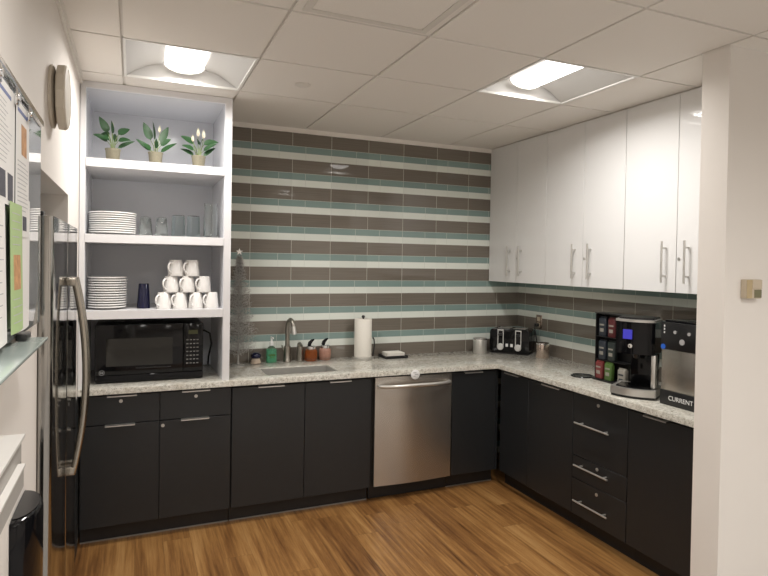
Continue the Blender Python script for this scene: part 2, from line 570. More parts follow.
# ------------------------------------------------------------------ ceiling lights
def ceiling_light(i, j, label):
    x0 = GX + i*DX; y1 = GY - j*DY; y0 = y1 - DY
    xc, yc = x0 + DX/2, (y0+y1)/2
    t = thing('ceiling_light', label, 'ceiling light', (xc, yc, H), 0, 'recessed ceiling lights')
    hx, hy = DX/2, DY/2
    fr = MB()
    wfl = .014
    fr.box(-hx+.002, hx-.002, -hy+.002, -hy+wfl, -.002, .010).box(-hx+.002, hx-.002, hy-wfl, hy-.002, -.002, .010)
    fr.box(-hx+.002, -hx+wfl, -hy+wfl, hy-wfl, -.002, .010).box(hx-wfl, hx-.002, -hy+wfl, hy-wfl, -.002, .010)
    obj('frame', fr, 'fixw', t)
    # curved white reflector wings on both sides of the lens, running along y
    for s in (-1, 1):
        ref = MB()
        b = bmesh.new()
        pr = []
        for k in range(11):
            u = k/10
            pr.append((s*(hx-wfl - u*(hx-wfl-.112)), .006 + .080*math.sin(u*PI/2)))
        A = [b.verts.new((x, -hy+wfl, z)) for x, z in pr]
        B = [b.verts.new((x, hy-wfl, z)) for x, z in pr]
        for k in range(10):
            b.faces.new((A[k], A[k+1], B[k+1], B[k]))
        ref.merge(b)
        obj('reflector', ref, 'refl', t)
    pan = MB()
    pan.box(-hx+.003, hx-.003, -hy+.003, hy-.003, .104, .110)
    pan.box(-hx+.003, hx-.003, -hy+.003, -hy+.007, .011, .104).box(-hx+.003, hx-.003, hy-.007, hy-.003, .011, .104)
    pan.box(-hx+.003, -hx+.007, -hy+.007, hy-.007, .011, .104).box(hx-.007, hx-.003, -hy+.007, hy-.007, .011, .104)
    obj('housing', pan, 'refl', t)
    # gently bulging lens with a rounded plate at either end
    ln = MB()
    n = 10
    pr = [(.104*math.cos(PI + PI*k/n), .090 + .046*math.sin(PI + PI*k/n)) for k in range(n+1)]
    ya, yb = -hy+.05, hy-.05
    b = bmesh.new()
    A = [b.verts.new((x, ya, z)) for x, z in pr]
    B = [b.verts.new((x, yb, z)) for x, z in pr]
    for k in range(n):
        b.faces.new((A[k], A[k+1], B[k+1], B[k]))
    ln.merge(b)
    obj('lens', ln, 'lens', t)
    ld = bpy.data.lights.new('lamp', 'AREA')
    ld.shape = 'RECTANGLE'
    ld.size, ld.size_y = .18, .48
    ld.energy = LAMP
    ld.color = LAMP_COL
    ld.spread = R(160)
    lo = bpy.data.objects.new('lamp', ld)
    C.objects.link(lo)
    lo.parent = t
    lo.location = (0, 0, .040)
    for y_ in (ya, yb):
        obj('end_plate', MB().poly([(x*1.05, y_, z-.003) for x, z in pr], (0, .006 if y_ > 0 else -.006, 0)), 'refl', t)
    return t

ceiling_light(0, 0, 'square recessed ceiling light right above the white open shelf unit')
ceiling_light(3, 1, 'square recessed ceiling light in front of the white wall cabinets')
ceiling_light(3, 5, 'unseen recessed ceiling light in the middle of the room behind the viewer')  # out of view, added for brightness where a tile reflection points
ceiling_light(0, 4, 'added recessed ceiling light near the left wall just behind the viewer')  # unseen lamp added to raise the room's brightness
ceiling_light(0, 8, 'unseen recessed ceiling light near the left wall at the far end behind the viewer')  # out of view, added for brightness where a shelf back reflection points
ceiling_light(3, 9, 'added recessed ceiling light in the middle of the far end behind the viewer')  # unseen lamp added to fill the room with light
ceiling_light(6, 7, 'added recessed ceiling light in front of the projecting right wall, out of view')  # lamp added out of view to balance the brightness
ceiling_light(6, 10, 'added recessed ceiling light on the right of the far end behind the viewer')  # extra unseen lamp, added to even out the light
ceiling_light(8, 7, 'added recessed ceiling light by the far right wall, out of view')  # another unseen lamp, added for overall brightness

t = thing('ceiling_vent', 'square flush vent panel in the ceiling at the top edge', 'vent', (GX+1.5*DX, GY-2.5*DY, H))
obj('frame', MB().box(-.27, .27, -.27, -.24, -.008, 0).box(-.27, .27, .24, .27, -.008, 0)
    .box(-.27, -.24, -.24, .24, -.008, 0).box(.24, .27, -.24, .24, -.008, 0), 'grid', t)
pm = MB().box(-.238, .238, -.238, .238, -.006, -.001)
obj('panel', pm, 'ceil', t)
o = obj('sprinkler_cover', MB().lathe([(0, -.007), (.040, -.007), (.045, -.004), (.045, -.001), (.026, 0), (0, 0)], 28, (1.145, -1.079, H)), 'trimw')
centre(o); tag(o, 'small round flush sprinkler cover on a ceiling tile', 'sprinkler')

# ------------------------------------------------------------------ base cabinets
FY = -.61           # door face of back run
FX = 2.812          # door face of right run
ZB, ZT = .110, .862

def cab_back(label, x0, x1, name='base_cabinet'):
    t = thing(name, label, 'cabinet', ((x0+x1)/2, -.3, 0), 0, 'charcoal base cabinets')
    obj('body', MB().box(x0+.001, x1-.001, -.588, -.003, ZB-.004, .873), 'char', t, True)
    obj('toe_kick', MB().box(x0+.001, x1-.001, -.535, -.52, .004, ZB-.004), 'kick', t, True)
    obj('floor_strip', MB().box(x0+.002, x1-.002, -.541, -.5355, .0005, .007), 'kline', t, True)
    return t

def front_back(t, name, x0, x1, z0, z1):
    return obj(name, MB().box(x0+.0015, x1-.0015, FY, FY+.020, z0, z1, .0012, 1), 'char', t, True)

def edge_pull(par, x0, x1, z, axis='x'):
    mb = MB()
    if axis == 'x':
        mb.box(x0, x1, FY-.016, FY+.010, z, z+.003).box(x0, x1, FY-.016, FY-.0135, z-.007, z+.003)
    else:
        mb.box(FX-.016, FX+.010, x0, x1, z, z+.003).box(FX-.016, FX-.0135, x0, x1, z-.007, z+.003)
    return obj('edge_pull', mb, 'nickel', par, True)

def lock(par, x, z, axis='x'):
    mb = MB()
    if axis == 'x':
        mb.cyl((x, FY-.004, z), (x, FY+.002, z), .010, 16).box(x-.0012, x+.0012, FY-.0048, FY-.003, z-.005, z+.005)
    else:
        mb.cyl((FX-.004, x, z), (FX+.002, x, z), .010, 16).box(FX-.0048, FX-.003, x-.0012, x+.0012, z-.005, z+.005)
    return obj('lock', mb, 'nickel', par, True)

t = cab_back('charcoal base cabinet with two drawers over two doors under the microwave', .012, .848)
obj('added_dark_panel', MB().box(.0008, .006, -1.205, -.612, .002, .872), 'char', t, True)  # charcoal sheet added to darken the wall strip beside the fridge
d = front_back(t, 'drawer', .016, .434, .697, ZT); edge_pull(d, .151, .309, ZT-.001); lock(d, .224, .827)
d = front_back(t, 'drawer', .434, .846, .697, ZT); edge_pull(d, .557, .719, ZT-.001); lock(d, .638, .825)
d = front_back(t, 'door', .016, .434, ZB, .692); edge_pull(d, .142, .300, .691)
d = front_back(t, 'door', .434, .846, ZB, .692); edge_pull(d, .553, .715, .691); lock(d, .452, .664)

t = cab_back('wide charcoal base cabinet with two tall doors under the sink', .850, 1.788)
# body is cut away around the sink bowl
b_ = [c for c in t.children if c.name.startswith('body')][0]
bpy.data.objects.remove(b_, do_unlink=True)
obj('body', MB().box(.851, .869, -.588, -.003, ZB-.004, .873).box(1.769, 1.787, -.588, -.003, ZB-.004, .873)
    .box(.869, 1.769, -.588, -.57, ZB-.004, .873).box(.869, 1.769, -.57, -.003, ZB-.004, ZB+.014), 'char', t, True)
d = front_back(t, 'door', .852, 1.316, ZB, ZT-.004); edge_pull(d, 1.011, 1.177, ZT-.005)
d = front_back(t, 'door', 1.316, 1.782, ZB, ZT-.004); edge_pull(d, 1.482, 1.633, ZT-.005)

t = cab_back('single door charcoal base cabinet in the corner right of the dishwasher', 2.412, 2.812)
d = front_back(t, 'door', 2.414, 2.790, ZB, ZT-.004); edge_pull(d, 2.512, 2.664, ZT-.005)
obj('corner_filler', MB().box(2.791, 2.809, FY, -.588, ZB, ZT), 'char', t, True)

def cab_right(label, y0, y1):
    t = thing('base_cabinet', label, 'cabinet', (3.12, (y0+y1)/2, 0), 0, 'charcoal base cabinets')
    obj('body', MB().box(FX+.022, WX-.003, y0+.001, y1-.001, ZB-.004, .873), 'char', t, True)
    obj('toe_kick', MB().box(FX+.075, FX+.09, y0+.001, y1-.001, .004, ZB-.004), 'kick', t, True)
    obj('floor_strip', MB().box(FX+.069, FX+.0745, y0+.002, y1-.002, .0005, .006), 'kick', t, True)
    return t
def front_right(t, name, y0, y1, z0, z1):
    return obj(name, MB().box(FX, FX+.020, y0+.0015, y1-.0015, z0, z1, .0012, 1), 'char', t, True)
def bar_pull_y(par, y0, y1, z, xf, so=.032, r=.0055):
    mb = MB().cyl((xf-so, y0, z), (xf-so, y1, z), r, 12)
    for q in (y0+.04, y1-.04):
        mb.cyl((xf, q, z), (xf-so, q, z), r*.85, 10)
    return obj('handle', mb, 'nickel', par, True)

t = cab_right('charcoal base cabinet with two doors right of the inner corner', -1.425, -.612)
d = front_right(t, 'door', -.975, -.640, ZB, ZT-.004); edge_pull(d, -.874, -.700, ZT-.005, 'y')
d = front_right(t, 'door', -1.425, -.975, ZB, ZT-.004); edge_pull(d, -1.309, -1.129, ZT-.005, 'y')
t = cab_right('charcoal base cabinet of three locked drawers with long bar pulls', -1.868, -1.426)
for z0, z1, zp, zl in ((.478, .862, .688, .826), (.335, .474, .426, .509), (ZB, .331, .208, .297)):
    d = front_right(t, 'drawer', -1.867, -1.427, z0, z1)
    bar_pull_y(d, -1.755, -1.475, zp, FX)
for d, zl in zip([c for c in t.children if c.name.startswith('drawer')], (.826, .447, .297)):
    lock(d, -1.642, zl, 'y')
t = cab_right('charcoal base cabinet with one wide door against the projecting wall', -2.368, -1.869)
d = front_right(t, 'door', -2.362, -1.870, ZB, ZT-.004); edge_pull(d, -2.131, -1.984, ZT-.005, 'y')

# ------------------------------------------------------------------ dishwasher
t = thing('dishwasher', 'stainless steel dishwasher with a bowed bar handle and round magnet', 'dishwasher', (2.102, -.3, 0))
obj('body', MB().box(1.795, 2.409, -.575, -.003, .1, .868), 'kick', t, True)
b = bmesh.new()
n = 14
pr = []
for k in range(n+1):
    u = -1 + 2*k/n
    pr.append((2.108 + u*.2985, -.613 - .016*(1-u*u)))
vs0 = [b.verts.new((x, y, .112)) for x, y in pr]; vs1 = [b.verts.new((x, y, .862)) for x, y in pr]
vb0 = [b.verts.new((x, -.578, .112)) for x, y in pr]; vb1 = [b.verts.new((x, -.578, .862)) for x, y in pr]
for k in range(n):
    b.faces.new((vs0[k], vs0[k+1], vs1[k+1], vs1[k])); b.faces.new((vs1[k], vs1[k+1], vb1[k+1], vb1[k]))
    b.faces.new((vs0[k+1], vs0[k], vb0[k], vb0[k+1])); b.faces.new((vb0[k+1], vb0[k], vb1[k], vb1[k+1]))
b.faces.new((vs0[0], vs1[0], vb1[0], vb0[0])); b.faces.new((vs0[n], vb0[n], vb1[n], vs1[n]))
bmesh.ops.recalc_face_normals(b, faces=b.faces)
door = obj('door', MB().merge(b), 'steel', t, True)
hp = []
for k in range(15):
    u = -1 + 2*k/14
    hp.append((2.108 + u*.272, -.634 - .052*(1-u**4), .803 + .004*(1-u*u)))
hm = MB().tube(hp, .0125, 12)
for s in (0, -1):
    x, y, z = hp[s]
    hm.cyl((x, y-.004, z), (x, -.612, z), .012, 10)
obj('handle', hm, 'nickel', door, True)
obj('toe_kick', MB().box(1.797, 2.407, -.54, -.525, .004, .115), 'kick', t, True)
obj('top_gap_panel', MB().box(1.80, 2.404, -.60, -.578, .863, .8735), 'kick', t, True)
mt = thing('magnet', 'round white sign magnet at the top edge of the dishwasher', 'magnet', (1.872, -.632, .842))
mx = Matrix.Rotation(R(90), 4, 'X')
obj('disc', MB().lathe([(0, 0), (.032, 0), (.034, .002), (.034, .005), (.031, .007), (0, .007)], 28, (0, 0, .022), mtx=mx.copy()).box(0, .0001, 0, .0001, 0, .0001), 'white', mt)
obj('print', MB().box(-.018, .006, -.0297, -.0285, .010, .016).box(-.006, .020, -.0297, -.0285, -.002, .004).box(-.016, .002, -.0297, -.0285, -.014, -.009), 'lgrey', mt)
mt.location = (2.099, -.6148, .872)

# ------------------------------------------------------------------ countertop with sink cut out
SX0, SX1, SY0, SY1 = 1.085, 1.570, -.530, -.270
xsC = [0.002, SX0, SX1, 2.786, WX-.001]
ysC = [-2.369, -.636, SY0, SY1, -.001]
b = bmesh.new()
gv = {}
def gvert(i, j):
    if (i, j) not in gv:
        gv[(i, j)] = b.verts.new((xsC[i], ysC[j], .874))
    return gv[(i, j)]
for i in range(4):
    for j in range(4):
        if j == 0 and i < 3:
            continue
        if i == 1 and j == 2:
            continue
        b.faces.new((gvert(i, j), gvert(i+1, j), gvert(i+1, j+1), gvert(i, j+1)))
r = bmesh.ops.extrude_face_region(b, geom=b.faces[:])
bmesh.ops.translate(b, verts=[g for g in r['geom'] if isinstance(g, bmesh.types.BMVert)], vec=(0, 0, .035))
bmesh.ops.recalc_face_normals(b, faces=b.faces)
ed = [e for e in b.edges if len(e.link_faces) == 2 and e.calc_face_angle(0) > 1.2 and min(v.co.z for v in e.verts) > .9]
bmesh.ops.bevel(b, geom=ed, offset=.004, segments=2, affect='EDGES', profile=.5)
o = obj('countertop', MB().merge(b), 'granite')
tag(o, 'L-shaped light speckled granite worktop along both walls', 'countertop')

t = thing('sink', 'undermount stainless steel sink bowl set in the granite worktop', 'sink', ((SX0+SX1)/2, (SY0+SY1)/2, .68))
bo = MB()
x0, x1, y0, y1 = SX0+.0045, SX1-.0045, SY0+.0045, SY1-.0045
zt, zb = .904, .74
bo.box(x0-.004, x0, y0-.004, y1+.004, zb, zt).box(x1, x1+.004, y0-.004, y1+.004, zb, zt)
bo.box(x0, x1, y0-.004, y0, zb, zt).box(x0, x1, y1, y1+.004, zb, zt).box(x0-.004, x1+.004, y0-.004, y1+.004, zb-.006, zb)
obj('bowl', bo, 'nickel', t, True)
obj('drain', MB().lathe([(0, .002), (.035, .002), (.043, .005), (.045, .0), (0, 0)], 24, ((SX0+SX1)/2, (SY0+SY1)/2, zb+.0005)), 'chrome', t, True)

# ------------------------------------------------------------------ open shelf unit
t = thing('shelf_unit', 'tall white open shelf unit standing on the worktop at left', 'shelf unit', (.424, -.3, .909))
SF = -.613
obj('side_panel', MB().box(.003, .030, SF, -.003, .9095, 2.640), 'shelfw', t, True)
obj('side_panel', MB().box(.791, .832, SF, -.003, .9095, 2.640), 'shelfw', t, True)
obj('top_panel', MB().box(.030, .791, SF, -.003, 2.606, 2.640), 'shelfw', t, True)
obj('back_panel', MB().box(.030, .791, -.015, -.003, .9095, 2.606), 'shelfin', t, True)
obj('inner_lining', MB().box(.030, .0315, SF+.02, -.015, .9095, 2.606).box(.7895, .791, SF+.02, -.015, .9095, 2.606)
    .box(.0315, .7895, SF+.02, -.015, 2.6045, 2.606), 'shelfin', t, True)
S1, S2, S3 = 2.214, 1.786, 1.349
for z in (S1, S2, S3):
    obj('shelf', MB().box(.0315, .7895, SF, -.015, z-.048, z), 'shelfw', t, True)

# ------------------------------------------------------------------ wall cabinets
UX, UZ0, UZ1 = 3.105, 1.506, 2.636
def wall_cab(y0, ym, y1, label, last=False):
    t = thing('wall_cabinet', label, 'wall cabinet', (3.27, (y0+y1)/2, UZ0), 0, 'glossy white wall cabinets')
    obj('body', MB().box(UX+.022, WX-.001, y0+.001, y1-.001, UZ0+.004, UZ1), 'whiteg', t, True)
    for a, b_, hy in ((ym, y1, ym+.072), (y0, ym, ym-.080)):
        d = obj('door', MB().box(UX, UX+.020, a+.0015, b_-.0015, UZ0, UZ1-.002, .0012, 1), 'whiteg', t, True)
        mb = MB().cyl((UX-.034, hy, 1.562), (UX-.034, hy, 1.800), .0060, 12)
        for z in (1.600, 1.762):
            mb.cyl((UX+.001, hy, z), (UX-.034, hy, z), .0048, 10)
        obj('handle', mb, 'nickel', d, True)
    lk = MB().cyl((UX-.004, ym-.018, 1.700), (UX+.002, ym-.018, 1.700), .009, 14)
    obj('lock', lk, 'nickel', t, True)
wall_cab(-.757, -.387, -.004, 'glossy white double door wall cabinet in the corner by the tiled wall')
wall_cab(-1.520, -1.152, -.758, 'glossy white double door wall cabinet, middle one of the row')
wall_cab(-2.290, -1.908, -1.521, 'glossy white double door wall cabinet nearest the projecting wall')
struct('trim_5', MB().box(UX+.012, WX-.001, -2.36, -.002, UZ1+.001, H-.0005), 'grid')
struct('trim_6', MB().box(UX+.004, WX-.001, -2.368, -2.291, UZ0, UZ1), 'whiteg')

# ------------------------------------------------------------------ fridge in its niche
t = thing('refrigerator', 'tall stainless steel refrigerator recessed in the left wall', 'refrigerator', (-.35, -1.68, 0))
obj('body', MB().box(-.79, -.055, -2.13, -1.232, .03, 1.765, .004, 1), 'kick', t, True)
for (a, b_, hy) in ((-2.128, -1.652, -1.692), (-1.648, -1.218, -1.606)):
    d = obj('door', MB().vbox(-.052, .041, a, b_, .10, 1.785, .024 if a < -2 else .010, 5), 'fridge', t, True)
    hp = []
    for k in range(17):
        u = -1 + 2*k/16
        hp.append((.066 + .044*(1-u*u), hy, 1.18 + u*.390))
    h = obj('handle', MB().tube(hp, .012, 12, flat=.9), 'handle', d, True)
    for z in (1.555, .805):
        obj('bracket', MB().box(.040, .074, hy-.013, hy+.013, z-.016, z+.016, .004, 2), 'handle', h, True)
obj('hinge_cover', MB().box(-.03, .012, -2.12, -2.07, 1.7855, 1.800, .003, 1), 'black', t, True)
obj('base_grille', MB().box(-.06, -.01, -2.13, -1.232, .015, .095), 'black', t, True)

# ------------------------------------------------------------------ left wall: glass board, sheets, ledge
t = thing('glass_board', 'frameless glass notice board with papers on the left wall', 'notice board', (0, -3.0, 1.37))
obj('pane', MB().box(.006, .018, -3.75, -2.24, 1.452, 2.045, .001, 1), 'boardg', t, True)
obj('top_rail', MB().box(.001, .026, -3.76, -2.245, 2.046, 2.066, .003, 2), 'chrome', t, True)
for y in (-2.90, -2.70, -2.52):
    obj('clip', MB().box(.0215, .030, y-.012, y+.012, 2.005, 2.046, .003, 1).cyl((.030, y, 2.025), (.034, y, 2.025), .009, 12), 'chrome', t, True)
obj('standoff', MB().box(0.0005, .006, -3.6, -2.4, 1.46, 1.51), 'chrome', t, True)

def sheet(label, y0, y1, z0, z1, x, m='paper', tilt=0., extra=()):
    """paper lying on the board; extra rows of print are children"""
    t = thing('paper_sheet', label, 'paper', (x, (y0+y1)/2, z0), 0, 'papers on the glass board')
    b = bmesh.new()
    n = 8
    for th in (0, .0004):
        pass
    grid = [[b.verts.new((x + .004*math.sin(PI*k/n)*(1-j/6.) + tilt*(1-j/6.), y0+(y1-y0)*k/n, z0+(z1-z0)*j/6.)) for k in range(n+1)] for j in range(7)]
    for j in range(6):
        for k in range(n):
            b.faces.new((grid[j][k], grid[j][k+1], grid[j+1][k+1], grid[j+1][k]))
    r = bmesh.ops.extrude_face_region(b, geom=b.faces[:])
    bmesh.ops.translate(b, verts=[g for g in r['geom'] if isinstance(g, bmesh.types.BMVert)], vec=(.0004, 0, 0))
    bmesh.ops.recalc_face_normals(b, faces=b.faces)
    obj('page', MB().merge(b), m, t, True)
    def sx(y, z):
        k = (y-y0)/(y1-y0); j = (z-z0)/(z1-z0)
        return x + .004*math.sin(PI*max(0, min(1, k)))*(1-j) + tilt*(1-j) + .0006
    for name, mat_, rows in extra:
        mb = MB()
        for (a, c, e, f) in rows:
            ya, yb = y0+(y1-y0)*a, y0+(y1-y0)*c
            za, zb_ = z0+(z1-z0)*e, z0+(z1-z0)*f
            ns = 6
            for q in range(ns):
                u0 = ya+(yb-ya)*q/ns; u1 = ya+(yb-ya)*(q+1)/ns
                mb.poly([(sx(u0, za), u0, za), (sx(u1, za), u1, za), (sx(u1, zb_), u1, zb_), (sx(u0, zb_), u0, zb_)], (.0002, 0, 0))
        obj(name, mb, mat_, t, True)
    return t
random.seed(4)
def lines_rows(n, z1, z0, a=.1):
    rows = []
    for k in range(n):
        z = z1 + (z0-z1)*k/(n-1)
        rows.append((a, .62+.28*random.random(), z-.004, z+.003))
    return rows
sheet('white letter sheet with a blue heading, top of the board near its left end', -3.02, -2.69, 1.765, 2.030, .0205,
      extra=(('heading', 'inkb', [(.15, .85, .90, .935)]), ('text', 'ink', lines_rows(14, .84, .34)), ('photo_print', 'inkd', [(.42, .62, .05, .27), (.70, .92, .04, .27)])))
sheet('narrow white sheet with a picture, top of the board towards the refrigerator', -2.675, -2.482, 1.70, 2.030, .0205,
      extra=(('heading', 'inkb', [(.1, .8, .92, .95)]), ('picture', 'orange', [(.35, .75, .62, .85)]), ('text', 'ink', lines_rows(12, .56, .20)), ('photo_print', 'inkd', [(.40, .72, .05, .16)])))
sheet('green flyer with a picture in its middle, low on the board', -2.78, -2.625, 1.475, 1.775, .0265, 'green', .004,
      extra=(('picture', 'orange', [(.2, .75, .33, .60)]), ('text', 'ink', lines_rows(5, .92, .68, .15)+lines_rows(4, .26, .08, .15))))
sheet('white sheet curling off the board left of the green flyer', -3.02, -2.822, 1.465, 1.77, .0240, 'paper', .006,
      extra=(('text', 'ink', lines_rows(10, .9, .2)),))
sheet('plain white sheet behind the right edge of the green flyer', -2.66, -2.470, 1.465, 1.80, .0215, 'paper', .0)
o = obj('glass_ledge', MB().box(.001, .080, -3.75, -2.58, 1.438, 1.446, .002, 2), 'trayg')
centre(o); tag(o, 'frosted greenish glass ledge under the notice board', 'ledge')
o = obj('marker_cap', MB().box(.020, .045, -2.665, -2.60, 1.4465, 1.464, .004, 2), 'black')
centre(o); tag(o, 'small black marker lying at the far end of the glass ledge', 'marker')

# wall clock seen nearly edge on
t = thing('wall_clock', 'round off-white wall clock seen edge on, high on the left wall', 'clock', (0, -1.845, 2.237))
my = Matrix.Rotation(R(90), 4, 'Y')
obj('mount', MB().lathe([(0, .0005), (.112, .0005), (.114, .010), (.100, .014), (.060, .022), (0, .022)], 40, mtx=my.copy()), 'clock', t)
obj('case', MB().lathe([(0, .0225), (.108, .0225), (.117, .026), (.119, .048), (.113, .054), (.104, .055), (.104, .051), (0, .051)], 12, mtx=my.copy()), 'clock', t, ang=20)
obj('dial', MB().lathe([(0, .0535), (.103, .0535), (.103, .0515), (0, .0515)], 36, mtx=my.copy()), 'clockf', t)

# vented white box and black dispenser low on the left wall
t = thing('vented_box', 'white wall mounted vented box at the lower left edge', 'wall unit', (.04, -3.4, 1.204))
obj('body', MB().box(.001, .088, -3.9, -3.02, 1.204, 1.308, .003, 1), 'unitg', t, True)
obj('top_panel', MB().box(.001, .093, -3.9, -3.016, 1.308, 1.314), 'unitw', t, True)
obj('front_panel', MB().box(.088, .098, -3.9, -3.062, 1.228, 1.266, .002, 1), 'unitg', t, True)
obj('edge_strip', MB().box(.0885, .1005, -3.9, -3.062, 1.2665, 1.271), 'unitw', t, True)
pf = MB()
for k in range(9):
    z = 1.264-k*.006
    pf.cyl((.087, -3.042, z), (.0886, -3.042, z), .0014, 6)
    pf.cyl((.087, -3.030, z), (.0886, -3.030, z), .0014, 6)
obj('perforation', pf, 'kick', t, True)
t = thing('wall_dispenser', 'glossy black half round dispenser on the left wall beside the vented box', 'dispenser', (0, -2.47, .6))
pr = [(0, .56), (.060, .56), (.068, .58), (.070, .86), (.070, .965), (.066, .978), (.060, .982), (0, .983)]
hr = MB().lathe(pr, 26, (0, 0, 0), -PI/2, PI/2)
hr.poly([(0, -.07, .56), (0, .07, .56), (0, .07, .98), (0, -.07, .98)])
for v in hr.bm.verts:
    v.co.y = v.co.y*1.75 - 2.48
    v.co.x = max(.001, v.co.x)*.84 + .0005
obj('housing', hr, 'blackg', t, True)
lm = MB().lathe([(0, .984), (.058, .9835), (.058, .985), (0, .987)], 26, (0, 0, 0), -PI/2, PI/2)
for v in lm.bm.verts:
    v.co.y = v.co.y*1.75 - 2.48
    v.co.x = v.co.x*.84 + .002
obj('lid', lm, 'black', t, True)

# thermostat on the projecting wall
t = thing('thermostat', 'small tan thermostat on the projecting right wall', 'thermostat', (2.86, JY0, 1.56))
obj('case', MB().box(2.806, 2.908, JY0-.030, JY0-.0005, 1.516, 1.602, .003, 2), 'beige', t, True)
obj('display', MB().box(2.858, 2.905, JY0-.0320, JY0-.0300, 1.520, 1.556), 'screen', t, True)
obj('cover', MB().box(2.845, 2.9075, JY0-.0325, JY0-.030, 1.560, 1.601, .001, 1), 'beige', t, True)
obj('side_band', MB().box(2.8065, 2.842, JY0-.0315, JY0-.030, 1.518, 1.600), 'brass', t, True)

# ------------------------------------------------------------------ plants
def leaf(mb, base, az, length, width, rise, droop, rollv=60):
    """a pointed lily blade on an arching midrib, its face turned by rollv"""
    b = bmesh.new()
    n = 9
    d = Vector((math.cos(az), math.sin(az), 0))
    along = (d*length + Vector((0, 0, rise-droop*.6))).normalized()
    s0 = Vector((-math.sin(az), math.cos(az), 0))
    upv = along.cross(s0)
    sg = 1 if math.cos(az) >= 0 else -1
    s = (s0*math.cos(R(rollv)) + upv*math.sin(R(rollv))*sg).normalized()
    nr = along.cross(s).normalized()
    rows = []
    for k in range(n+1):
        u = k/n
        p = Vector(base) + d*(length*u) + Vector((0, 0, rise*u - droop*u*u))
        wd = width*math.sin(PI*min(1, u**.7))**.75*(1-.25*u) + .0008
        cup = nr*wd*.22
        rows.append([b.verts.new(p + s*wd + cup), b.verts.new(p), b.verts.new(p - s*wd + cup)])
    for A, B in zip(rows, rows[1:]):
        for q in (0, 1):
            b.faces.new((A[q], A[q+1], B[q+1], B[q]))
    mb.merge(b)

def lily(loc, label, spec, flowers):
    t = thing('peace_lily', label, 'potted plant', loc, 0, 'potted peace lilies on the top shelf')
    obj('pot', MB().lathe([(0, 0), (.031, 0), (.034, .004), (.041, .070), (.043, .073), (.043, .080), (.039, .080), (.038, .070), (0, .068)], 28), 'pot', t)
    obj('soil', MB().lathe([(0, .0715), (.0365, .0705), (.0365, .0685), (0, .0685)], 20), 'soil', t)
    st, fo = MB(), MB()
    for (az, hgt, ln, wd, rise, droop) in spec:
        a = R(az)
        bx, by = .012*math.cos(a), .012*math.sin(a)
        tip = (bx+.018*math.cos(a), by+.018*math.sin(a), .07+hgt)
        st.tube([(bx*.6, by*.6, .068), (bx, by, .07+hgt*.6), tip], [.0022, .0019, .0014], 6)
        leaf(fo, tip, a, ln*.92, wd*1.0, rise*1.35, droop)
    obj('stems', st, 'stem', t)
    obj('foliage', fo, 'leaf', t)
    for (fx, fy, fz, sc) in flowers:
        fm = MB().tube([(fx*.3, fy*.3, .068), (fx*.7, fy*.7, .07+fz*.6), (fx, fy, .07+fz)], [.0018, .0015, .0012], 6)
        f = obj('flower', fm, 'stem', t)
        sm = MB()
        b = bmesh.new()
        rows = []
        for k in range(7):
            u = k/6
            wd = .010*sc*math.sin(PI*min(1, u**.8))+.0004
            p = Vector((fx, fy+.006*math.sin(PI*u), .07+fz+u*.058*sc))
            rows.append([b.verts.new(p+Vector((wd, -.008, 0))), b.verts.new(p), b.verts.new(p+Vector((-wd, -.008, 0)))])
        for A, B in zip(rows, rows[1:]):
            for q in (0, 1):
                b.faces.new((A[q], A[q+1], B[q+1], B[q]))
        sm.merge(b)
        obj('spathe', sm, 'spathe', f)
        obj('spadix', MB().tube([(fx, fy-.004, .07+fz+.004), (fx, fy-.005, .07+fz+.028*sc)], [.003, .002], 8), 'cream', f)
    return t
PY = -.47
lily((.165, PY, S1+.0005), 'potted peace lily at the left end of the top shelf, one white bud',
     [(170, .105, .050, .026, .075, .01), (140, .085, .060, .022, .03, .02), (15, .100, .070, .024, .045, .02), (195, .050, .085, .022, .045, .03), (-10, .060, .075, .018, .02, .02),
      (20, .020, .105, .014, .055, .02), (262, .095, .030, .026, .06, .01), (230, .060, .060, .022, .02, .03), (80, .06, .05, .020, .06, .03)],
     [(-.002, -.01, .120, .8)])
lily((.400, PY, S1+.0005), 'potted peace lily in the middle of the top shelf with a broad tall leaf',
     [(165, .085, .045, .028, .085, .01), (250, .080, .030, .030, .085, .01), (25, .075, .055, .024, .085, .01), (170, .020, .090, .018, .060, .015), (10, .055, .065, .020, .05, .02),
      (-8, .015, .100, .017, .055, .015), (270, .030, .020, .022, .05, .01), (200, .02, .05, .020, .04, .02)],
     [(.022, .0, .130, .8)])
lily((.650, PY, S1+.0005), 'potted peace lily at the right end of the top shelf, three white blooms',
     [(178, .085, .085, .024, .045, .02), (2, .085, .100, .022, .045, .04), (255, .080, .045, .028, .04, .03), (285, .075, .045, .026, .04, .03), (190, .045, .080, .018, .03, .02), (-12, .045, .085, .017, .05, .02),
      (172, .015, .085, .015, .04, .02), (8, .015, .080, .015, .05, .01), (240, .03, .05, .02, .04, .02)],
     [(-.036, 0, .095, .8), (-.004, .01, .130, 1.0), (.028, 0, .120, 1.0)])

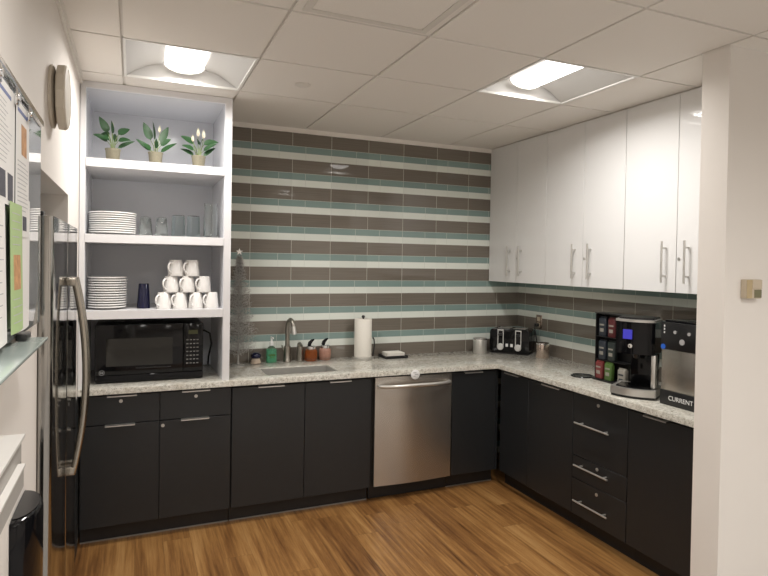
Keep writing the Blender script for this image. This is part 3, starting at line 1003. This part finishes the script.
# ------------------------------------------------------------------ crockery
ORD = ['', 'second', 'third', 'fourth', 'fifth', 'sixth', 'seventh', 'eighth', 'ninth', 'tenth', 'eleventh', 'twelfth', 'thirteenth']
def plate_stack(x, y, z, r, n, step, kind, where, grp):
    prof = [(0, .0), (r*.56, .0), (r*.60, .0035), (r*.80, .0105), (r*.985, .0115), (r, .0135), (r, .0175), (r*.985, .0190), (r*.80, .0165), (r*.62, .0080), (r*.56, .0055), (0, .0055)]
    first = None
    for k in range(n):
        pos = 'lowest' if k == 0 else ('topmost' if k == n-1 else ORD[k] + ' from the bottom')
        lab = 'white %s, %s in the stack %s' % (kind, pos, where)
        dx = random.uniform(-.0015, .0015); dy = random.uniform(-.0015, .0015)
        if first is None:
            first = obj('plate', MB().lathe(prof, 40), 'chinaw')
            first.location = (x+dx, y+dy, z+.0003)
            tag(first, lab, 'plate', grp)
        else:
            c = first.copy(); C.objects.link(c)
            c.location = (x+dx, y+dy, z+.0003+k*step)
            c['label'] = lab
plate_stack(.168, -.44, S2, .130, 10, .0128, 'dinner plate', 'beside the glasses', 'dinner plates on the second shelf')
plate_stack(.142, -.45, S3, .106, 13, .0143, 'side plate', 'beside the navy cup', 'side plates on the third shelf')

def tumbler(name, loc, label, prof, m, grp, cat='glass'):
    o = obj(name, MB().lathe(prof, 32), m)
    o.location = loc
    return tag(o, label, cat, grp)
# upside-down pint glasses: mouth down
def inv(h, rm, rb, th=.0042):
    return [(rm, 0), (rb, h-.002), (rb-.003, h), (0, h), (0, h-.008), (rb-th-.001, h-.008), (rm-th, 0), (rm, 0)]
o1 = tumbler('drinking_glass', (.350, -.45, S2+.0004), 'clear glass turned upside down, first right of the dinner plates', inv(.118, .040, .029), 'gclear', 'drinking glasses on the second shelf')
o2 = o1.copy(); C.objects.link(o2); o2.location = (.440, -.45, S2+.0004); o2['label'] = 'clear glass turned upside down, second right of the dinner plates'
o3 = tumbler('drinking_glass', (.537, -.45, S2+.0004), 'straight bluish glass, third right of the dinner plates', inv(.135, .041, .038), 'gblue', 'drinking glasses on the second shelf')
o4 = o3.copy(); C.objects.link(o4); o4.location = (.625, -.45, S2+.0004); o4['label'] = 'straight bluish glass standing next to the tall carafe'
tumbler('carafe', (.728, -.47, S2+.0004), 'tall clear glass carafe at the right end of the second shelf',
        [(0, 0), (.040, 0), (.043, .004), (.0435, .120), (.040, .165), (.038, .185), (.041, .215), (.0375, .215), (.0345, .185), (.0365, .165), (.0395, .120), (.039, .014), (0, .014)], 'gclear', None, 'carafe')
o = obj('cup', MB().lathe([(.038, 0), (.029, .147), (.027, .150), (0, .150), (0, .146), (.026, .144), (.035, 0), (.038, 0)], 32), 'navy')
o.location = (.342, -.45, S3+.0004)
tag(o, 'dark navy blue tumbler standing upside down beside the side plates', 'cup')

# mugs upside down in a pyramid, handles to the left
mp = thing('mug', 'white mug upside down, leftmost in the bottom row of the pyramid', 'mug', (.455, -.50, S3+.0004), .8, 'white mugs stacked upside down')
obj('cup_body', MB().lathe([(.0445, 0), (.0455, .003), (.0440, .02), (.0365, .094), (.033, .0985), (.030, .0985), (.029, .096), (0, .0955), (0, .091), (.032, .091), (.0405, .02), (.042, .003), (.0445, 0)], 36), 'chinaw', mp)
hp = []
for k in range(13):
    a = PI*k/12
    hp.append((-.038 - .030*math.sin(a), 0, .050 + .032*math.cos(a) + .004*math.sin(a)))
obj('handle', MB().tube(hp, [.0055]*13, 10), 'chinaw', mp)
ML = [(.5475, 0, 'second from left in the bottom row'), (.640, 0, 'third from left in the bottom row'), (.7325, 0, 'rightmost in the bottom row'),
      (.497, 1, 'left one of the middle row'), (.5895, 1, 'centre one of the middle row'), (.686, 1, 'right one of the middle row'),
      (.522, 2, 'left one of the two at the top'), (.6150, 2, 'right one of the two at the top')]
for x, lv, lab in ML:
    rz = random.uniform(.70, 1.0)
    dup(mp, (x, -.50+random.uniform(-.002, .002), S3+.0004+lv*.0990), 'white mug upside down, %s of the pyramid' % lab, rz)

# ------------------------------------------------------------------ microwave
t = thing('microwave', 'black countertop microwave inside the bottom bay of the shelf unit', 'microwave', (.384, -.29, .909))
MY = -.50
obj('body', MB().box(.082, .688, MY+.03, -.085, .922, 1.256, .005, 2), 'black', t, True)
obj('foot', MB().cyl((.12, -.44, .9095), (.12, -.44, .922), .014, 12).cyl((.65, -.44, .9095), (.65, -.44, .922), .014, 12)
    .cyl((.12, -.13, .9095), (.12, -.13, .922), .014, 12).cyl((.65, -.13, .9095), (.65, -.13, .922), .014, 12), 'black', t, True)
d = obj('door', MB().box(.081, .568, MY, MY+.029, .958, 1.256, .004, 2), 'blackg', t, True)
obj('window', MB().box(.140, .508, MY-.0012, MY+.002, 1.010, 1.174), 'darkgl', d, True)
obj('handle_strip', MB().box(.30, .50, MY-.004, MY, .991, .998, .001, 1), 'black', d, True)
obj('lower_panel', MB().box(.081, .688, MY+.002, MY+.029, .914, .956, .003, 1), 'blackg', t, True)
p = obj('control_panel', MB().box(.570, .688, MY, MY+.029, .958, 1.256, .004, 2), 'blackg', t, True)
obj('display', MB().box(.600, .655, MY-.0012, MY, 1.188, 1.213), 'amberled', p, True)
km = MB()
for r_ in range(7):
    for c_ in range(4):
        km.box(.588+c_*.020, .600+c_*.020, MY-.0010, MY, 1.150-r_*.024, 1.156-r_*.024)
obj('keypad', km, 'keyw', p, True)
lm = MB().lathe([(.013, 0), (.015, 0), (.015, .001), (.013, .001), (.013, 0)], 24, mtx=Matrix.Rotation(R(90), 4, 'X'))
for v in lm.bm.verts:
    v.co += Vector((.118, MY-.0005, .975))
lm.box(.111, .116, MY-.0012, MY, .971, .979).box(.119, .125, MY-.0012, MY, .971, .979)
obj('emblem', lm, 'lgrey', d, True)
o = obj('cable', MB().tube([(.688, -.15, 1.16), (.73, -.16, 1.17), (.765, -.17, 1.15), (.775, -.18, 1.08), (.760, -.16, .99), (.765, -.10, .93), (.77, -.03, .93)], .006, 8), 'black', t, True)

# ------------------------------------------------------------------ tinsel tree
t = thing('tinsel_tree', 'thin silver tinsel christmas tree beside the shelf unit', 'christmas tree', (.964, -.130, .909))
obj('trunk', MB().cyl((0, 0, .001), (0, 0, .775), .006, 8, .003), 'tinsel', t)
random.seed(11)
fb = bmesh.new()
def strip(p, q, wd):
    d = (q-p).normalized()
    s = d.cross(Vector((random.uniform(-1, 1), random.uniform(-1, 1), random.uniform(-1, 1)))).normalized()*wd
    fb.faces.new((fb.verts.new(p-s), fb.verts.new(p+s), fb.verts.new(q+s*.3), fb.verts.new(q-s*.3)))
for lv in range(34):
    u = lv/33
    z = .075 + .68*u
    rad = .128*(1-u)**.80 + .012
    nb = 11 if u < .7 else 8
    for k in range(nb):
        a = 2*PI*(k/nb) + lv*1.3 + random.uniform(-.2, .2)
        d = Vector((math.cos(a), math.sin(a), .30+.2*random.random()))
        ln = rad*random.uniform(.75, 1.05)
        p0 = Vector((0, 0, z)); p1 = p0 + d*ln
        if p1.x < -.106:
            p1.x = -.106
        strip(p0, p1, .0012)
        for q in range(20):
            f = .12 + .88*q/19
            pp = p0.lerp(p1, f)
            dv = Vector((random.gauss(0, 1), random.gauss(0, 1), random.gauss(0, 1))).normalized()
            dv = (dv + d.normalized()*.5).normalized()*.022
            e = pp+dv
            if e.x < -.112:
                e.x = -.112
            if e.y > .122:
                e.y = .122
            strip(pp, e, .0011)
fm = MB(); fm.merge(fb)
obj('foliage', fm, 'tinsel', t, smooth=False)
sp_ = []
for k in range(10):
    r_ = .026 if k % 2 == 0 else .010
    sp_.append((r_*math.sin(2*PI*k/10), 0, .800 + r_*math.cos(2*PI*k/10)))
obj('star', MB().poly(sp_, (0, .006, 0)), 'chrome', t, smooth=False)
obj('stand', MB().lathe([(0, 0), (.045, 0), (.045, .006), (.010, .012), (.008, .03), (0, .03)], 20, (0, 0, .0003)), 'tinsel', t)

# ------------------------------------------------------------------ things around the sink
CT = .9093
t = thing('scrub_brush', 'small palm brush with navy top and cream bristles left of the soap', 'brush', (1.098, -.075, CT))
obj('bristles', MB().lathe([(0, 0), (.034, 0), (.038, .006), (.026, .040), (0, .042)], 24), 'cream', t)
obj('grip', MB().lathe([(0, .040), (.030, .040), (.036, .052), (.034, .066), (.022, .078), (0, .082)], 24), 'navy', t)
t = thing('soap_bottle', 'clear pump bottle of green hand soap by the faucet', 'soap bottle', (1.213, -.062, CT))
obj('bottle', MB().vbox(-.036, .036, -.024, .024, 0, .098, .014, 4, bev=.004), 'soap', t)
obj('shoulder', MB().lathe([(.030, .098), (.026, .112), (.013, .120), (.013, .126), (0, .126)], 20), 'gclear', t)
obj('label_panel', MB().box(-.022, .022, -.0250, -.0242, .050, .062).box(-.016, .016, -.0250, -.0242, .036, .042), 'pgreen', t)
obj('pump', MB().lathe([(0, .124), (.015, .124), (.015, .148), (.008, .152), (.006, .172), (0, .172)], 16)
    .tube([(0, .004, .172), (0, .006, .182), (.004, -.030, .182), (.005, -.036, .176)], [.006, .006, .005, .004], 8), 'white', t)
t = thing('faucet', 'brushed nickel gooseneck faucet behind the sink', 'faucet', (1.330, -.062, CT))
obj('base', MB().lathe([(0, 0), (.029, 0), (.029, .006), (.0255, .012), (.0255, .110), (.0185, .118), (0, .118)], 24), 'faucet', t)
pts = [(0, 0, .11), (0, 0, .18), (0, 0, .250)]
for k in range(1, 13):
    a = PI*k/12*.94
    pts.append((.010*(1-math.cos(a)), -.048*(1-math.cos(a)), .250 + .062*math.sin(a)))
obj('spout', MB().tube(pts, [.0170]*3+[.0155]*12, 14), 'faucet', t)
e = Vector(pts[-1])
obj('spray_head', MB().cyl(e + Vector((0, 0, .006)), e + Vector((.004, -.010, -.050)), .0160, 14, .0185), 'nickel', t)
obj('lever', MB().tube([(-.022, 0, .090), (-.034, -.004, .098), (-.042, -.010, .122)], [.007, .006, .0045], 8), 'faucet', t)
t = thing('soap_dispenser', 'brushed nickel deck mounted soap dispenser right of the faucet', 'soap dispenser', (1.425, -.062, CT))
obj('body', MB().lathe([(0, 0), (.027, 0), (.027, .006), (.0235, .010), (.0235, .095), (0, .095)], 22), 'faucet', t)
obj('spout', MB().tube([(0, 0, .094), (0, 0, .112), (-.004, -.006, .124), (-.014, -.030, .126), (-.018, -.042, .120)], [.0235, .0225, .018, .013, .008], 12), 'faucet', t)

def jar(loc, label, m):
    t = thing('syrup_jar', label, 'jar', loc, 0, 'pour jars by the sink')
    obj('jar_body', MB().lathe([(0, 0), (.041, 0), (.045, .005), (.046, .072), (.040, .084), (.034, .088), (0, .088)], 28), m, t)
    c = obj('cap', MB().lathe([(0, .0885), (.036, .0885), (.036, .108), (.030, .112), (0, .113)], 24), 'chrome', t)
    obj('band', MB().lathe([(.0464, .012), (.0474, .012), (.0474, .020), (.0464, .020), (.0464, .012)], 28), 'gclear', t)
    obj('pour_spout', MB().tube([(-.016, 0, .112), (-.010, -.002, .135), (.006, -.006, .152), (.020, -.010, .160)], [.014, .015, .011, .005], 10, flat=.7), 'blackg', t)
    return t
jar((1.508, -.075, CT), 'amber filled pour jar with black spout, nearer the faucet', 'amber')
jar((1.622, -.055, CT), 'pink filled pour jar with black spout, right of the amber one', 'pinkj')

t = thing('paper_towel_holder', 'steel upright paper towel holder on the back worktop', 'paper towel holder', (1.908, -.110, CT))
obj('base', MB().lathe([(0, 0), (.084, 0), (.086, .004), (.084, .014), (.074, .0165), (0, .017)], 36), 'nickel', t)
obj('rod', MB().cyl((0, 0, .016), (0, 0, .318), .007, 12).lathe([(0, .316), (.012, .317), (.013, .326), (.008, .334), (0, .335)], 16), 'black', t)
obj('arm', MB().tube([(.074, -.02, .012), (.080, -.02, .05), (.088, -.02, .10), (.084, -.02, .145), (.074, -.02, .165), (.070, -.02, .155)], .0055, 8), 'black', t)
o = obj('paper_towel_roll', MB().lathe([(.020, .0), (.065, .0), (.0665, .003), (.0665, .287), (.065, .290), (.020, .290), (.020, 0)], 36), 'roll')
o.location = (1.908, -.110, CT+.0175)
tag(o, 'full white paper towel roll on the upright holder', 'paper towels')

t = thing('napkin_tray', 'low black tray right of the paper towels', 'tray', (2.160, -.120, CT))
obj('base', MB().box(-.094, .094, -.075, .075, 0, .006, .002, 1), 'black', t)
obj('rim', MB().box(-.094, .094, -.075, -.069, .006, .022).box(-.094, .094, .069, .075, .006, .022).box(-.094, -.088, -.069, .069, .006, .022).box(.088, .094, -.069, .069, .006, .022), 'black', t)
nm = MB()
for k in range(6):
    nm.box(-.072+.001*(k % 2), .074, -.060, .060-.002*(k % 3), .0065+k*.0062, .0065+k*.0062+.0052, .0012, 1)
o = obj('napkin_stack', nm, 'roll')
o.location = (2.158, -.120, CT)
tag(o, 'stack of folded white napkins in the black tray', 'napkins', None, 'stuff')

def canister(name, loc, label, m, r, h):
    t = thing(name, label, 'canister', loc)
    obj('cup_wall', MB().lathe([(0, 0), (r-.002, 0), (r, .003), (r, h-.002), (r-.001, h), (r-.003, h-.001), (r-.003, .004), (0, .004)], 32), m, t)
    obj('rim_band', MB().lathe([(r+.0001, h-.012), (r+.0018, h-.010), (r+.0018, h-.003), (r+.0001, h-.001)], 32), 'chrome', t)
    return t
canister('steel_canister', (2.945, -.135, CT), 'open steel canister left of the toaster', 'nickel', .058, .125)
canister('copper_canister', (3.300, -.500, CT), 'open copper tinted canister right of the toaster', 'copper', .053, .120)

# ------------------------------------------------------------------ toaster across the corner
ang = math.atan2(-.221, .180)
t = thing('toaster', 'black four slice toaster standing across the corner', 'toaster', (3.203, -.220, CT), ang)
obj('body', MB().vbox(-.168, .165, -.075, .115, .010, .207, .034, 5, axis=1, bev=.004), 'blackg', t)
obj('base', MB().box(-.160, .157, -.072, .112, .0005, .012, .003, 1), 'black', t)
obj('top_slot', MB().box(-.115, -.015, -.020, .005, .2060, .2082).box(.015, .115, -.020, .005, .2060, .2082).box(-.115, -.015, .045, .070, .2060, .2082).box(.015, .115, .045, .070, .2060, .2082), 'nickel', t)
for s in (-1, 1):
    cxx = s*.074
    q = obj('lever_track', MB().box(cxx-.026, cxx-.019, -.0785, -.0745, .048, .200, .001, 1).box(cxx+.019, cxx+.026, -.0785, -.0745, .048, .200, .001, 1)
        .box(cxx-.026, cxx+.026, -.0785, -.0745, .192, .201), 'satin', t)
    obj('lever', MB().box(cxx-.016, cxx+.016, -.098, -.0755, .150, .170, .004, 2), 'black', q)
    obj('dial', MB().lathe([(0, 0), (.028, 0), (.028, .010), (.023, .014), (0, .014)], 24, mtx=Matrix.Translation((cxx, -.0755, .058)) @ Matrix.Rotation(R(90), 4, 'X')), 'satin', t)
    obj('button', MB().box(s*.020-.011, s*.020+.011, -.080, -.0745, .060, .086, .002, 1), 'white', t)
# outlet, plug and cord on the right tiled wall
t = thing('wall_outlet', 'steel wall outlet on the right tiled wall behind the toaster', 'outlet', (WX, -.30, 1.175))
obj('plate', MB().box(WX-.006, WX-.0003, -.335, -.262, 1.115, 1.232, .002, 1), 'copper', t, True)
obj('socket', MB().box(WX-.009, WX-.006, -.318, -.279, 1.178, 1.215, .002, 1).box(WX-.009, WX-.006, -.318, -.279, 1.130, 1.167, .002, 1), 'beige', t, True)
t = thing('power_cord', 'black plug and cord hanging from the wall outlet behind the toaster', 'power cord', (3.39, -.30, 1.15))
obj('plug', MB().box(WX-.045, WX-.0092, -.314, -.283, 1.134, 1.163, .006, 2), 'black', t, True)
obj('cable', MB().tube([(WX-.043, -.298, 1.147), (3.372, -.303, 1.138), (3.366, -.315, 1.10), (3.372, -.33, 1.03), (3.378, -.34, .96), (3.382, -.34, .916)], .0045, 8), 'black', t, True)

# ------------------------------------------------------------------ trash ring, sachets, coffee machine, water dispenser
t = thing('waste_ring', 'round black waste chute set in the worktop', 'waste chute', (3.060, -1.225, .9092))
obj('ring', MB().lathe([(.060, 0), (.074, 0), (.076, .003), (.073, .007), (.067, .008), (.062, .006), (.060, 0)], 40), 'blackg', t)
obj('flap', MB().lathe([(0, .0005), (.0605, .0005), (.0605, .003), (0, .004)], 36), 'black', t)

t = thing('sachet_rack', 'black countertop rack of coffee packets left of the coffee machine', 'rack', (3.17, -1.447, CT))
obj('back_board', MB().box(3.150, 3.165, -1.572, -1.317, CT+.012, CT+.432, .003, 1), 'black', t, True)
obj('base', MB().box(3.055, 3.20, -1.575, -1.315, CT, CT+.012, .003, 1), 'black', t, True)
obj('side_panel', MB().box(3.080, 3.149, -1.322, -1.317, CT+.012, CT+.430), 'black', t, True)
obj('top_cap', MB().box(3.072, 3.165, -1.574, -1.316, CT+.4322, CT+.440, .002, 1), 'black', t, True)
for z in (.135, .285):
    obj('shelf', MB().box(3.082, 3.149, -1.571, -1.3225, CT+z-.004, CT+z), 'black', t, True)
packs = [(0, 2, 'pblue', 'dark slate coffee packet at the left end of the rack top row', 'slate coffee packets'),
         (1, 2, 'pdred', 'dark red coffee packet in the top row of the rack', None),
         (0, 1, 'pblue', 'dark slate coffee packet at the left end of the rack middle row', 'slate coffee packets'),
         (1, 1, 'pteal', 'grey green coffee packet in the middle row of the rack', None),
         (0, 0, 'pred', 'bright red coffee packet at the left end of the rack bottom row', None),
         (1, 0, 'pgreen', 'green coffee packet in the bottom row of the rack', None),
         (2, 0, 'pwhite', 'pale coffee packet standing on the worktop between rack and coffee machine', None)]
for cI, rI, m, lab, g_ in packs:
    y = -1.366 - cI*.080
    z = CT + (.0125, .1355, .2855)[rI]
    if cI == 2:
        y, z = -1.585, CT
    xf = 3.062 if rI == 0 else 3.085
    if cI == 2:
        xf = 3.035
    t = thing('coffee_packet', lab, 'coffee packet', (xf+.02, y, z), 0, 'coffee packets in the rack')
    hh = .104 if rI == 0 else .118
    obj('pouch', MB().vbox(-.018, .018, -.031, .031, .0005, hh, .010, 3, bev=.003), m, t)
    obj('seal', MB().box(-.003, .003, -.030, .030, hh-.001, hh+.010), m, t)
    obj('print', MB().box(-.0192, -.0178, -.020, .020, .070, .080).box(-.0192, -.0178, -.016, .016, .030, .052), 'pwhite' if m != 'pwhite' else 'pblue', t)

t = thing('coffee_machine', 'black and silver single cup coffee machine with a lit blue screen', 'coffee machine', (3.003, -1.757, CT), R(30))
# local: front faces -x, width along y
def dpoly(xf, xb, hw, bow, n=10):
    pts = [(xb, -hw)]
    for k in range(n+1):
        u = -1 + 2*k/n
        pts.append((xf - bow*(1-u*u), u*hw))
    pts.append((xb, hw))
    return pts
def dprism(xf, xb, hw, bow, z0, z1):
    return MB().poly([(x, y, z0) for x, y in dpoly(xf, xb, hw, bow)], (0, 0, z1-z0))
obj('foot_pad', dprism(-.135, .06, .118, .030, .0003, .014), 'black', t)
obj('base', dprism(-.140, .06, .122, .034, .0142, .054), 'nickel', t)
obj('drip_tray', dprism(-.125, -.002, .095, .025, .0542, .060), 'blackg', t)
obj('column', MB().box(.0, .06, -.100, .050, .0544, .2448, .010, 2), 'blackg', t)
obj('head', dprism(-.105, .06, .106, .034, .2452, .428), 'blackg', t)
obj('top_band', dprism(-.108, .06, .108, .036, .4282, .441), 'nickel', t)
obj('lid', dprism(-.085, .06, .096, .026, .4412, .452), 'black', t)
obj('side_post', MB().box(-.108, -.060, -.112, -.088, .0600, .2448, .004, 2), 'nickel', t)
obj('screen', MB().box(-.004, .002, -.026, .026, .330, .384, .001, 1, mtx=Matrix.Translation((-.1345, .034, 0)) @ Matrix.Rotation(R(-9), 4, 'Z')), 'blue', t)
obj('brew_button', MB().lathe([(0, 0), (.014, 0), (.012, .004), (0, .005)], 20, mtx=Matrix.Translation((-.1370, .018, .292)) @ Matrix.Rotation(R(-90), 4, 'Y')), 'chrome', t)
obj('nozzle', MB().cyl((-.07, 0, .2452), (-.07, 0, .218), .022, 16, .014), 'black', t)

t = thing('water_dispenser', 'black and stainless countertop water dispenser beside the projecting wall', 'water dispenser', (3.08, -2.165, CT))
DXF, DY0, DY1 = 2.925, -2.345, -1.975
obj('lower_panel', MB().box(DXF, 3.24, DY0, DY1, CT, CT+.078, .004, 2), 'black', t, True)
obj('front_panel', MB().box(DXF+.004, 3.235, DY0+.004, DY1-.004, CT+.0785, CT+.300, .003, 2), 'steel', t, True)
obj('control_panel', MB().box(DXF, 3.24, DY0, DY1, CT+.3005, CT+.446, .004, 2), 'black', t, True)
obj('lid', MB().box(DXF+.015, 3.23, DY0+.01, DY1-.01, CT+.4465, CT+.458, .004, 2), 'blackg', t, True)
bt = MB()
for y, z, r_ in ((-2.067, 1.306, .009), (-2.152, 1.305, .009), (-2.111, 1.258, .015)):
    bt.cyl((DXF+.001, y, z), (DXF-.004, y, z), r_, 20)
obj('buttons', bt, 'lgrey', t, True)
ic = MB()
for z in (1.335, 1.318, 1.300):
    ic.box(DXF-.0012, DXF+.001, -2.002, -1.994, z-.005, z+.005)
obj('icons', ic, 'white', t, True)
obj('status_light', MB().cyl((DXF+.002, -1.992, 1.222), (DXF-.003, -1.992, 1.222), .014, 18), 'blued', t, True)
tx = text_mesh('CURRENT', .034)
mtx = Matrix.Translation((DXF-.0008, -2.032, CT+.030)) @ Matrix(((0, 0, -1, 0), (-1, 0, 0, 0), (0, 1, 0, 0), (0, 0, 0, 1)))
bmesh.ops.transform(tx.bm, matrix=mtx, verts=tx.bm.verts)
obj('lettering', tx, 'white', t, True, smooth=False)
